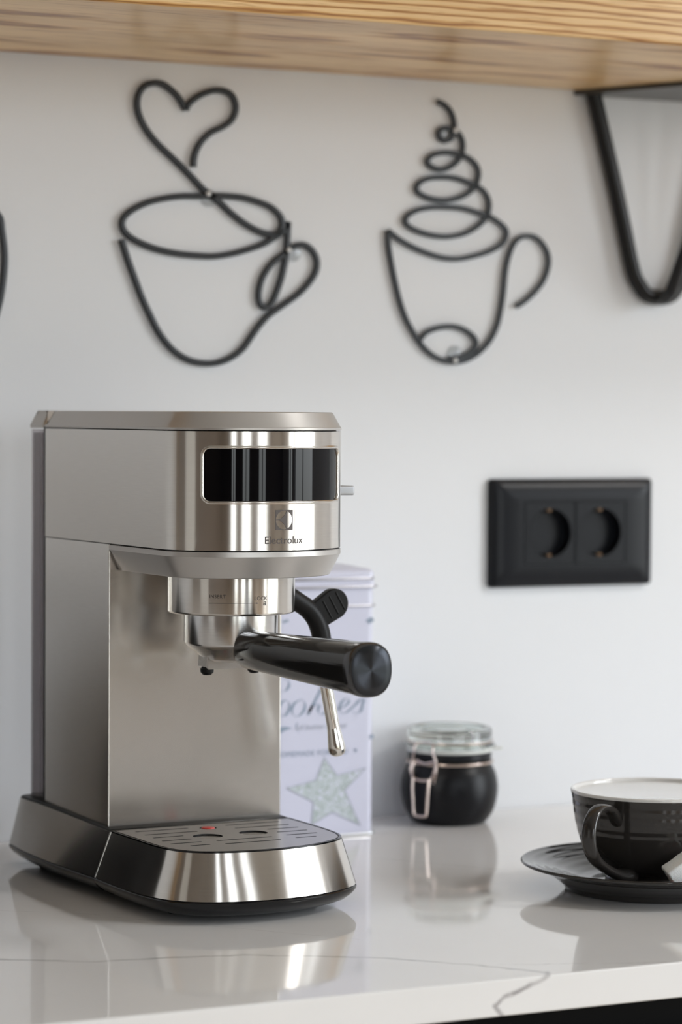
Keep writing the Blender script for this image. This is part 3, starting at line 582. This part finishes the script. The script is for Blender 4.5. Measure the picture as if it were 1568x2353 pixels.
# ------------------------------------------------------------------ espresso machine (local frame: x across, y to the rear, z up)
em = empty('espresso_machine', 'slim brushed steel espresso machine with black portafilter handle', 'coffee machine', (.66025, 1.64827, 0), math.radians(2))
FRONT = [(0, .003), (0, -.030), (0, -.055), (0, -.072), (0, -.0815), (.0006, -.0885), (.0048, -.0968), (.0112, -.1050), (.0210, -.1130), (.0335, -.1187), (.048, -.1220), (.0620, -.1234), (.076, -.1216), (.090, -.1170), (.1030, -.1095), (.1130, -.1003), (.1195, -.0895), (.1230, -.0780), (.1241, -.0660), (.1241, -.050), (.1241, -.03), (.1241, .003)]
fr = bspline([(x, y, 0) for x, y in FRONT], 10)
class Plan:
    def __init__(s, pts):
        s.p = [Vector((q[0], q[1])) for q in pts]; s.l = [0]
        for a, b in zip(s.p, s.p[1:]): s.l.append(s.l[-1]+(b-a).length)
        n = len(s.p); s.n = []
        for i in range(n):
            d = (s.p[min(i+1, n-1)]-s.p[max(i-1, 0)]).normalized(); s.n.append(Vector((d.y, -d.x))*-1)
        c = sum((q for q in s.p), Vector((0, 0)))/n
        mid = n//2
        if s.n[mid].dot(s.p[mid]-c) < 0: s.n = [-q for q in s.n]
    def at(s, t, off=0):
        t = max(0, min(t, s.l[-1]-1e-9)); lo, hi = 0, len(s.l)-1
        while hi-lo > 1:
            m = (lo+hi)//2
            if s.l[m] <= t: lo = m
            else: hi = m
        k = (t-s.l[lo])/(s.l[hi]-s.l[lo]); q = s.p[lo].lerp(s.p[hi], k); n = s.n[lo].lerp(s.n[hi], k).normalized()
        return q+n*off
    def s_of_x(s, x):
        """arc length where the front curve passes x (front half only)"""
        best = min((i for i in range(len(s.p)) if s.p[i].y < -.098), key=lambda i: abs(s.p[i].x-x)); i = best
        j = i+1 if s.p[i].x <= x else i-1
        k = (x-s.p[i].x)/(s.p[j].x-s.p[i].x) if abs(s.p[j].x-s.p[i].x) > 1e-9 else 0
        return s.l[i]+(s.l[j]-s.l[i])*k
PL = Plan([(0, .105), (0, .07), (0, .035)]+[(p.x, p.y) for p in fr]+[(.1241, .035), (.1241, .07), (.1241, .105)])
def surf(s_, z, off=0):
    q = PL.at(s_, off); return Vector((q.x, q.y, z))
ZB0, ZB1 = .2256, .2978
d0 = PL.s_of_x(.0148); d1 = PL.s_of_x(.1098); dz0, dz1, dr = .2558, .2872, .0042
bm = bmesh.new()
# samples along the perimeter outside the display field
sA, sB = d0-.006, d1+.0045
ss0 = [sA*i/90 for i in range(91)]; ss1 = [sB+(PL.l[-1]-sB)*i/90 for i in range(91)]
zs = [ZB0, .232, .238, .244, .249, .2525, .2550, .2562, .2575, .2588, .2601, .264, .270, .276, .280, .2828, .2842, .2855, .2867, .2880, .2895, .292, .295, ZB1]
for sset in (ss0, ss1):
    grid = [[bm.verts.new(surf(s_, z)) for z in zs] for s_ in sset]
    for a, b in zip(grid, grid[1:]):
        for i in range(len(zs)-1): bm.faces.new((a[i], b[i], b[i+1], a[i+1]))
nS = 110; per = []
xs_ = [sA+(sB-sA)*i/nS for i in range(nS+1)]
per += [(x, ZB0) for x in xs_[:-1]]+[(sB, z) for z in zs[:-1]]+[(x, ZB1) for x in reversed(xs_[1:])]+[(sA, z) for z in reversed(zs[1:])]
def hole_pt(p, grow):
    cx_ = min(max(p[0], d0+dr), d1-dr); cz_ = min(max(p[1], dz0+dr), dz1-dr)
    dx, dz_ = p[0]-cx_, p[1]-cz_; l_ = math.hypot(dx, dz_) or 1e-9; r_ = dr+grow
    return (cx_+dx/l_*r_, cz_+dz_/l_*r_)
loops = []
for t in (0, .25, .5, .7, .85, .95): 
    lp = []
    for p in per:
        h = hole_pt(p, .0022); lp.append(surf(p[0]+(h[0]-p[0])*t, p[1]+(h[1]-p[1])*t))
    loops.append(lp)
for grow, off in ((.0022, 0), (.0019, .0), (.0015, .00025), (.0011, .00045), (.0006, .0003), (.0002, -.0002), (0, -.0008), (0, -.0022)):
    loops.append([surf(*hole_pt(p, grow), off) for p in per])
vs = [[bm.verts.new(q) for q in lp] for lp in loops]
for a, b in zip(vs, vs[1:]):
    for i in range(len(a)):
        j = (i+1) % len(a); bm.faces.new((a[i], a[j], b[j], b[i]))
bmesh.ops.remove_doubles(bm, verts=bm.verts, dist=2e-6)
link('body_shell', bm, STEEL, em, sharp=50)
# glass of the display
def rr_loop(ins, off, n=14):
    pts = rrect(d0+ins, d1-ins, dz0+ins, dz1-ins, max(dr-ins, .0004), n)
    out_ = []
    for a, b in zip(pts, pts[1:]+pts[:1]):
        k = max(1, int(math.dist(a, b)/.002))
        for i in range(k): out_.append((a[0]+(b[0]-a[0])*i/k, a[1]+(b[1]-a[1])*i/k))
    return [surf(x, z, off) for x, z in out_]
bm = bmesh.new(); m_ = 60
gz = [dz0-.0005+(dz1-dz0+.001)*i/8 for i in range(9)]
grid = [[bm.verts.new(surf(d0-.0005+(d1-d0+.001)*i/m_, z, -.0011)) for z in gz] for i in range(m_+1)]
for a, b in zip(grid, grid[1:]):
    for i in range(len(gz)-1): bm.faces.new((a[i], b[i], b[i+1], a[i+1]))
o = link('display_window', bm, GLASSB, em); o['label'] = 'black glass display strip'
# inner core closes the shell; body floor and top
outl = [(q.x, q.y) for q in (PL.at(PL.l[-1]*i/220) for i in range(221))]
link('inner_core', prism(bmesh.new(), outl, [(.2246, .0030), (.2990, .0030)]), BLACKM, em)
# lower ring
ring_o = [(q.x, q.y) for q in (PL.at(s_) for s_ in [.1055+(PL.l[-1]-.211)*i/200 for i in range(201)])]
ring_o = [(ring_o[0][0], -.0006)]+[q for q in ring_o if q[1] < -.0008]+[(ring_o[-1][0], -.0006)]
link('lower_ring', prism(bmesh.new(), ring_o, [(.2249, .0006), (.2246, .0), (.2216, -.0001), (.2212, .0002), (.2086, .0066), (.2082, .0074)]), PAINT, em, sharp=25)
# lid
link('top_lid', prism(bmesh.new(), outl, [(.2984, .0003), (.2986, -.0002), (.3000, -.0003), (.3006, .0003), (.3092, .0052), (.3096, .0060)]), PAINT, em, sharp=25)
# column
bm = bmesh.new(); co = rrect(0, .1241, .0, .105, .0009, 4); prism(bm, co, [(.0440, 0), (.2250, 0)]); link('rear_column', bm, STEEL_SIDE, em, sharp=40)
link('column_seam', box(bmesh.new(), .001, .1231, .1045, .1100, .046, .2990), BLACKM, em)
# water tank
to = rrect(.0006, .1235, .1100, .1362, .007, 8)
bm = bmesh.new(); prism(bm, to, [(.0475, 0), (.2972, 0)])
ti = offset_poly(to, .0020); f1 = [bm.verts.new((p.x, p.y, .0500)) for p in ti]; f2 = [bm.verts.new((p.x, p.y, .2950)) for p in ti]
for i in range(len(ti)): j = (i+1) % len(ti); bm.faces.new((f1[j], f1[i], f2[i], f2[j]))
bm.faces.new(f1); bm.faces.new(f2[::-1])
me = bpy.data.meshes.new('water_tank'); bm.to_mesh(me); bm.free(); tk = link('water_tank', me, SMOKE, em, sharp=40); tk['label'] = 'smoked see-through tank'
link('tank_clip', box(bmesh.new(), .010, .114, .1140, .1290, .268, .2935, .001), SMOKED, tk)
link('tank_valve', box(bmesh.new(), .012, .112, .1130, .1330, .0505, .066, .001), SMOKED, tk)
link('tank_lid', prism(bmesh.new(), rrect(.0006, .1235, .1096, .1362, .004, 4), [(.2980, .0002), (.2983, 0), (.3003, 0), (.3094, .0052), (.3096, .0056)]), PAINT, em, sharp=25)
# base: drip tray housing in front, rear base behind the slanted seam
def side_pair(front, mir):
    return front+mir
TOPF = [(-.0035, -.0118), (-.0036, -.035), (-.0037, -.060), (-.0036, -.078), (-.0022, -.0925), (.0022, -.1040), (.0088, -.1125), (.0200, -.1190), (.0371, -.1228), (.0560, -.1240), (.0750, -.1222), (.0930, -.1162), (.1080, -.1080), (.1170, -.0995), (.1222, -.0860), (.1240, -.068), (.1248, -.04), (.1250, -.0118)]
BOTF = [(-.0132, -.0095), (-.0140, -.035), (-.0141, -.060), (-.0130, -.0800), (-.0095, -.0985), (-.0030, -.1110), (.0055, -.1195), (.0180, -.1262), (.0360, -.1310), (.0560, -.1330), (.0770, -.1305), (.0960, -.1245), (.1130, -.1150), (.1235, -.1060), (.1300, -.0920), (.1325, -.072), (.1335, -.04), (.1336, -.0095)]
TOPR = [(-.0035, -.0122), (-.0035, .02), (-.0036, .06), (-.0042, .10), (-.0050, .128), (-.0030, .1410), (.006, .1455), (.03, .1465), (.094, .1465), (.118, .1455), (.127, .1410), (.1288, .128), (.128, .10), (.127, .06), (.1255, .02), (.1250, -.0122)]
BOTR = [(-.0132, -.0099), (-.0142, .02), (-.0152, .06), (-.0140, .10), (-.0105, .135), (-.0070, .150), (.004, .1560), (.03, .1575), (.094, .1575), (.120, .1560), (.1315, .150), (.1345, .135), (.136, .10), (.1355, .06), (.1345, .02), (.1336, -.0099)]
tF, bF = bspline([(*p, 0) for p in TOPF], 8), bspline([(*p, 0) for p in BOTF], 8)
tR, bR = catmull([(*p, 0) for p in TOPR], 6), catmull([(*p, 0) for p in BOTR], 6)
def resample(c, n):
    p = Plan([(q.x, q.y) for q in c]); return [p.at(p.l[-1]*i/n) for i in range(n+1)]
nB = 150
def skin(a, b, za, zb, m_, name, za2=None):
    A_, B_ = resample(a, nB), resample(b, nB); bm = bmesh.new()
    def z_top(q): return za if za2 is None else za+(za2-za)*min(1, max(0, (q.y+.0122)/.12))
    ai = offset_poly(A_, .0022); bi = offset_poly(B_, .0022)
    rings = [[(q.x, q.y, zb) for q in bi], [(q.x, q.y, zb) for q in B_]]
    for t in (.25, .5, .75):
        rings.append([(B_[i].x+(A_[i].x-B_[i].x)*t, B_[i].y+(A_[i].y-B_[i].y)*t, zb+(z_top(A_[i])-zb)*t) for i in range(nB+1)])
    rings += [[(q.x, q.y, z_top(q)) for q in A_], [(ai[i].x, ai[i].y, z_top(A_[i])) for i in range(nB+1)]]
    loft(bm, rings, True, True, True); return link(name, bm, m_, em, sharp=35)
skin(tF, bF, .0428, .0145, STEEL, 'drip_tray_shell'); skin(tR, bR, .0428, .0145, STEEL, 'rear_base_shell', .0462)
bm = bmesh.new()
loft(bm, [[(-.0030, -.0126, .0430), (-.0039, -.0126, .0430), (-.0039, -.0115, .0430), (-.0030, -.0115, .0430)], [(-.0125, -.0103, .0144), (-.01345, -.0103, .0144), (-.01345, -.0092, .0144), (-.0125, -.0092, .0144)]])
link('base_seam', bm, mat('bright_seam', (.85, .84, .82), .35, 1.0), em, sharp=20)
bm = bmesh.new()
loft(bm, [[(.1240, -.0126, .0430), (.1253, -.0126, .0430), (.1253, -.0115, .0430), (.1240, -.0115, .0430)], [(.1328, -.0103, .0144), (.13385, -.0103, .0144), (.13385, -.0092, .0144), (.1328, -.0092, .0144)]])
link('base_seam', bm, bpy.data.materials['bright_seam'], em, sharp=20)
# black skirt
for cA, nm in ((bF, 'front_skirt'), (bR, 'rear_skirt')):
    o_ = [(q.x, q.y) for q in resample(cA, nB)]
    link(nm, prism(bmesh.new(), o_, [(.0146, .0010), (.0140, .0006), (.0132, -.0003), (.0118, -.0002), (.0088, .0022), (.0056, .0065), (.0038, .0115)]), BLACK, em, sharp=50)
for fx, fy in ((.014, .128), (.108, .128), (.012, .006), (.110, .006), (.016, -.072), (.104, -.072)):
    bm = bmesh.new(); lathe(bm, [(.0070, 0), (.0075, .0006), (.0078, .0046)], 24, fx, fy); link('rubber_foot', bm, BLACKM, em)
# black lip, rear base deck
o_ = [(q.x, q.y) for q in resample(tF, nB)]
ring_in = offset_poly(o_, .0018)
bm = bmesh.new(); lipo = offset_poly(o_, .0002)
rings = [[(q.x, q.y, .0424) for q in lipo], [(q.x, q.y, .0437) for q in lipo], [(q.x, q.y, .0440) for q in offset_poly(o_, .0009)], [(q.x, q.y, .0436) for q in ring_in], [(q.x, q.y, .0300) for q in ring_in]]
loft(bm, rings, True, False, False); link('tray_rim', bm, BLACK, em, sharp=50)
bm = bmesh.new(); prism(bm, ring_in, [(.018, 0), (.0225, 0)]); link('tray_floor', bm, BLACKM, em)
rro = [(q.x, q.y) for q in resample(tR, nB)]
A_ = resample(tR, nB); bm = bmesh.new()
def zt(q, d): return .0428+(.0462-.0428)*min(1, max(0, (q.y+.0122)/.12))+d
rings = [[(q.x, q.y, zt(q, -.0003)) for q in offset_poly(rro, .0004)], [(q.x, q.y, zt(q, .0010)) for q in offset_poly(rro, .0010)], [(q.x, q.y, zt(q, .0014)) for q in offset_poly(rro, .0022)]]
loft(bm, rings); link('rear_deck', bm, BLACKM, em, sharp=50)
# grate plate with slots and holes
def slot(x0_, x1_, y, r=.0011, n=6):
    out_ = []
    for k in range(n+1): t = math.radians(-90+180*k/n); out_.append((x1_-r+r*math.cos(t), y+r*math.sin(t)))
    for k in range(n+1): t = math.radians(90+180*k/n); out_.append((x0_+r+r*math.cos(t), y+r*math.sin(t)))
    return out_
def circ(x, y, r, n=32): return [(x+r*math.cos(2*math.pi*k/n), y+r*math.sin(2*math.pi*k/n)) for k in range(n)]
slots = [(.0085, .0458, -.0232), (.0083, .0454, -.0378), (.0080, .0294, -.0508), (.0076, .0285, -.0648), (.0074, .0292, -.0776), (.0155, .0293, -.0895),
         (.0720, .1112, -.0232), (.0720, .1112, -.0370), (.0885, .1111, -.0502), (.0886, .1105, -.0636), (.0883, .1107, -.0768), (.0884, .1033, -.0893), (.0386, .0775, -.0786), (.0382, .0771, -.0917)]
pl = [q for q in offset_poly(o_, .0026) if q.y < -.0125]
pl = [(pl[0].x, -.0008)]+[(q.x, q.y) for q in pl]+[(pl[-1].x, -.0008)]
holes = [slot(*s_) for s_ in slots]+[circ(.0422, -.0590, .0094), circ(.0742, -.0590, .0092), circ(.0573, -.0283, .0056)]
me = fill2d([pl]+holes, .0004); bm = bmof(me); bmesh.ops.translate(bm, verts=bm.verts, vec=(0, 0, .0433)); gp = link('drip_grate', bm, STEEL_TRAY, em, sharp=30)
gp.data.materials.append(BLACKM)  # cut edges of the plate coloured black for the shade down the slots
for p_ in gp.data.polygons:
    if abs(p_.normal.z) < .5: p_.material_index = 1
bm = bmesh.new(); lathe(bm, [(.0046, .030), (.0046, .0430), (.0040, .0442), (0, .0444)], 24, .0573, -.0283); o = link('water_float', bm, RED, em); o['label'] = 'red float showing in the grate hole'
bm = bmesh.new(); box(bm, .0350, .0500, -.0640, -.0460, .0226, .0412, .001); link('float_arm', bm, RED, em)

# logo and lettering
def dec(me, s0, z0, name='printed_logo'):
    return link(name, wrap(me, lambda x, y: surf(s0+x, z0+y, .00016), .0008), INK, em, sharp=None)
sL = PL.s_of_x(.0619)
hh = .00595
cN = [(math.cos(math.radians(a))*.00560, math.sin(math.radians(a))*.00575) for a in range(0, 360, 6)]
def U(p): return (p[0]*.00560, p[1]*.00575)
def arc(a0_, a1_, n=16): return [(math.cos(math.radians(a0_+(a1_-a0_)*i/n)), math.sin(math.radians(a0_+(a1_-a0_)*i/n))) for i in range(n+1)]
rightl = [U(p) for p in arc(-68, 68)]
conc = [(-.96, .05), (-.75, .055), (-.575, .08), (-.27, .24), (.04, .52), (.20, .80), (.25, .955)]
lt = [U(p) for p in arc(76, 176)]+[U(p) for p in conc]
lb = [(x, -y) for x, y in lt]
dec(fill2d([[(-hh, -.00605), (hh, -.00605), (hh, .00605), (-hh, .00605)], rightl, lt, lb[::-1]]), sL, .2442)
dec(text2d('Electrolux', .0063, 'CENTER', 0, 1.02, .00006), PL.s_of_x(.0621), .2298, 'printed_name')

# ------------------------------------------------------------------ group head, basket, spout
gx, gy = .0606, -.0530
bm = bmesh.new(); R_ = .0404
lathe(bm, [(0, .2084), (R_, .2084), (R_, .1852), (R_-.0003, .1842), (R_-.0012, .1836), (.031, .1836), (.030, .1850), (0, .1850)], 96)
gh = link('group_head', bm, STEEL, em, (gx, gy, 0), sharp=40)
def on_cyl(a0_):
    def f(x, y):
        t = a0_+x/R_; return Vector(((R_+.00015)*math.sin(t), -(R_+.00015)*math.cos(t), y))
    return f
# angles are measured round the cylinder from its front
def glab(me, a, z, nm='printed_text'):
    f = on_cyl(a); link(nm, wrap(me, lambda x, y: f(x, y+z), .0007), INK, gh, sharp=None)
aI = -.80
glab(text2d('INSERT', .0032, 'LEFT', 0, 1.05), aI, .1948)
glab(text2d('LOCK', .0032, 'RIGHT', 0, 1.05), .085+.04, .1936)
glab(fill2d([[(0, -.00010), (.0300, -.00010), (.0300, .00010), (0, .00010)]]), aI, .1917, 'printed_arrow')
glab(fill2d([[(0, -.0005), (.0012, 0), (0, .0005)]]), aI+.0300/R_, .1917, 'printed_arrow')
me = fill2d([rrect(-.0009, .0009, -.0009, .0007, .0002, 2), circ(0, -.0001, .0003, 10)]); glab(me, .085, .1911, 'lock_symbol')
me = fill2d([[(-.0007, .0007), (-.0007, .0013), (-.0004, .0017), (.0004, .0017), (.0007, .0013), (.0007, .0007), (.0004, .0007), (.0004, .0012), (.0002, .0014), (-.0002, .0014), (-.0004, .0012), (-.0004, .0007)]]); glab(me, .085, .1911, 'lock_symbol')
pf = empty('portafilter', '', '', (0, 0, 0)); del pf['label']; del pf['category']; pf.parent = em
bm = bmesh.new()
lathe(bm, [(0, .1846), (.0296, .1846), (.0296, .1650), (.0290, .1636), (.0262, .1612), (.0205, .1572), (.0185, .1545), (.0150, .1530), (0, .1528)], 80); bk = link('basket', bm, CAST, pf, (gx, gy, 0), sharp=28)
bm = bmesh.new()
pts = [(-.0192, .1610), (-.0200, .1500), (-.0186, .1484), (.0186, .1484), (.0200, .1500), (.0192, .1610), (.0120, .1620), (-.0120, .1620)]
loft(bm, [[(x*k, -y_, z) for x, z in pts] for y_, k in ((.0066, .96), (.0058, 1), (-.0058, 1), (-.0066, .96))]); link('spout', bm, CAST, pf, (gx, gy, 0), sharp=30)
for dx in (-.0165, .0165):
    bm = bmesh.new(); lathe(bm, [(0, .1486), (.0044, .1486), (.0042, .1462), (.0026, .1446), (0, .1442)], 24); link('nozzle', bm, BLACKM, pf, (gx+dx, gy, 0))
# handle along -y
bm = bmesh.new(); HY0, HY1 = -.0785, -.2330; prof = [(HY0, .0085, .0085), (HY0-.001, .0112, .0112), (-.083, .0120, .0120), (-.11, .0126, .0127), (-.14, .0130, .0134), (-.17, .0135, .0142), (-.20, .0140, .0150), (-.220, .0143, .0155), (-.2265, .0144, .0157)]
def hring(y, rx, rz, n=48, p=.86): 
    o__ = []
    for k in range(n):
        t = 2*math.pi*k/n; c_, s_ = math.cos(t), math.sin(t); o__.append((gx+rx*math.copysign(abs(c_)**p, c_), y, .1620+rz*math.copysign(abs(s_)**p, s_)))
    return o__
loft(bm, [hring(*q) for q in prof]); hn = link('handle', bm, HANDLE, pf, sharp=40)
bm = bmesh.new(); loft(bm, [hring(-.2266, .0138, .0151), hring(-.2268, .0146, .0160), hring(-.2310, .0147, .0161), hring(-.2335, .0143, .0157), hring(-.2346, .0136, .0150), hring(-.2346, .0130, .0144)]); link('end_rim', bm, mat('rim_gunmetal', (.10, .10, .105), .16, .8), pf, sharp=40)
bm = bmesh.new(); cen = bm.verts.new((gx, -.2352, .1620)); rg = [[bm.verts.new(p) for p in hring(-.2352, .0126*k, .0140*k)] for k in (.15, .4, .7, 1.0)]+[[bm.verts.new(p) for p in hring(-.2346, .0130, .0144)]]
for k in range(48): bm.faces.new((cen, rg[0][k], rg[0][(k+1) % 48]))
for a, b in zip(rg, rg[1:]):
    for k in range(48): bm.faces.new((a[k], b[k], b[(k+1) % 48], a[(k+1) % 48]))
link('end_cap', bm, DISC, pf, sharp=60)
bm = bmesh.new(); loft(bm, [hring(-.0740, .0095, .0095, p=1), hring(-.0810, .0100, .0100, p=1)]); link('handle_collar', bm, CAST, pf)

# ------------------------------------------------------------------ steam wand
sw = empty('steam_wand', '', '', (0, 0, 0)); del sw['label']; del sw['category']; sw.parent = em
yw = -.050
p1 = catmull([(.080, yw, .2035), (.092, yw, .1975), (.1030, yw, .1925), (.1105, yw, .1880), (.1170, yw, .1838), (.1225, yw, .1775), (.1262, yw, .1692), (.1280, yw, .1590), (.1292, yw, .1480)], 6)
bm = bmesh.new(); tube(bm, p1, .0062, 24); link('rubber_sleeve', bm, BLACKM, sw)
bm = bmesh.new(); tube(bm, [(.1290, yw, .150), (.1311, yw, .1325), (.1368, yw, .1045)], .0042, 24); link('steam_pipe', bm, CHROME, sw)
tip = [(.1364, yw, .1066), (.1366, yw, .1056), (.1374, yw, .1012), (.1383, yw, .0965), (.1389, yw, .0930), (.13925, yw, .0908), (.1395, yw, .0892), (.1397, yw, .0882), (.1398, yw, .0877)]
bm = bmesh.new(); tube(bm, tip, [.0042, .0043, .0048, .0054, .0058, .0055, .0045, .0030, .0010], 28); link('steam_tip', bm, CHROME, sw, sharp=60)
bm = bmesh.new(); a_ = Vector((.1215, 0, .1785)); b_ = Vector((.1352, 0, .1866)); d_ = (b_-a_).normalized(); n_ = Vector((-d_.z, 0, d_.x)); pr_ = .0098
out_ = [a_+n_*pr_*.9]+[b_+d_*pr_*math.sin(t)+n_*pr_*math.cos(t) for t in [math.pi*k/20 for k in range(21)]]+[a_-n_*pr_*.9]
def inset3(pts, k):
    q = offset_poly([(p.x, p.z) for p in pts], k); return q
loft(bm, [[(p.x, yw+y_, p.y) for p in inset3(out_, k)] for y_, k in ((.0028, .0008), (.0020, 0), (-.0030, 0), (-.0040, .0010))]); pd = link('wand_grip', bm, BLACKM, sw, sharp=50)
for k in (-.0068, -.0014, .0040):
    c_ = b_+d_*k; bm = bmesh.new(); tube(bm, [(c_.x+n_.x*h_, yw-.0041, c_.z+n_.z*h_) for h_ in (-.0065, .0065)], .00055, 8); link('grip_ridge', bm, BLACKM, sw)

# ------------------------------------------------------------------ steam knob on the right side
kn = empty('steam_knob', '', '', (0, 0, 0)); del kn['label']; del kn['category']; kn.parent = em
bm = bmesh.new(); ky, kz = -.0600, .2600
loft(bm, [[(x, ky+r*math.cos(2*math.pi*k/32), kz+r*math.sin(2*math.pi*k/32)) for k in range(32)] for x, r in ((.1232, .0125), (.1262, .0125), (.1292, .0095), (.1302, .0060))]); link('dial', bm, PAINT, kn)
bm = bmesh.new(); box(bm, .1270, .1398, ky-.0105, ky+.0105, kz-.0030, kz+.0030, .0012); link('lever', bm, mat('silver_plastic', (.42, .43, .45), .35, .7), kn)
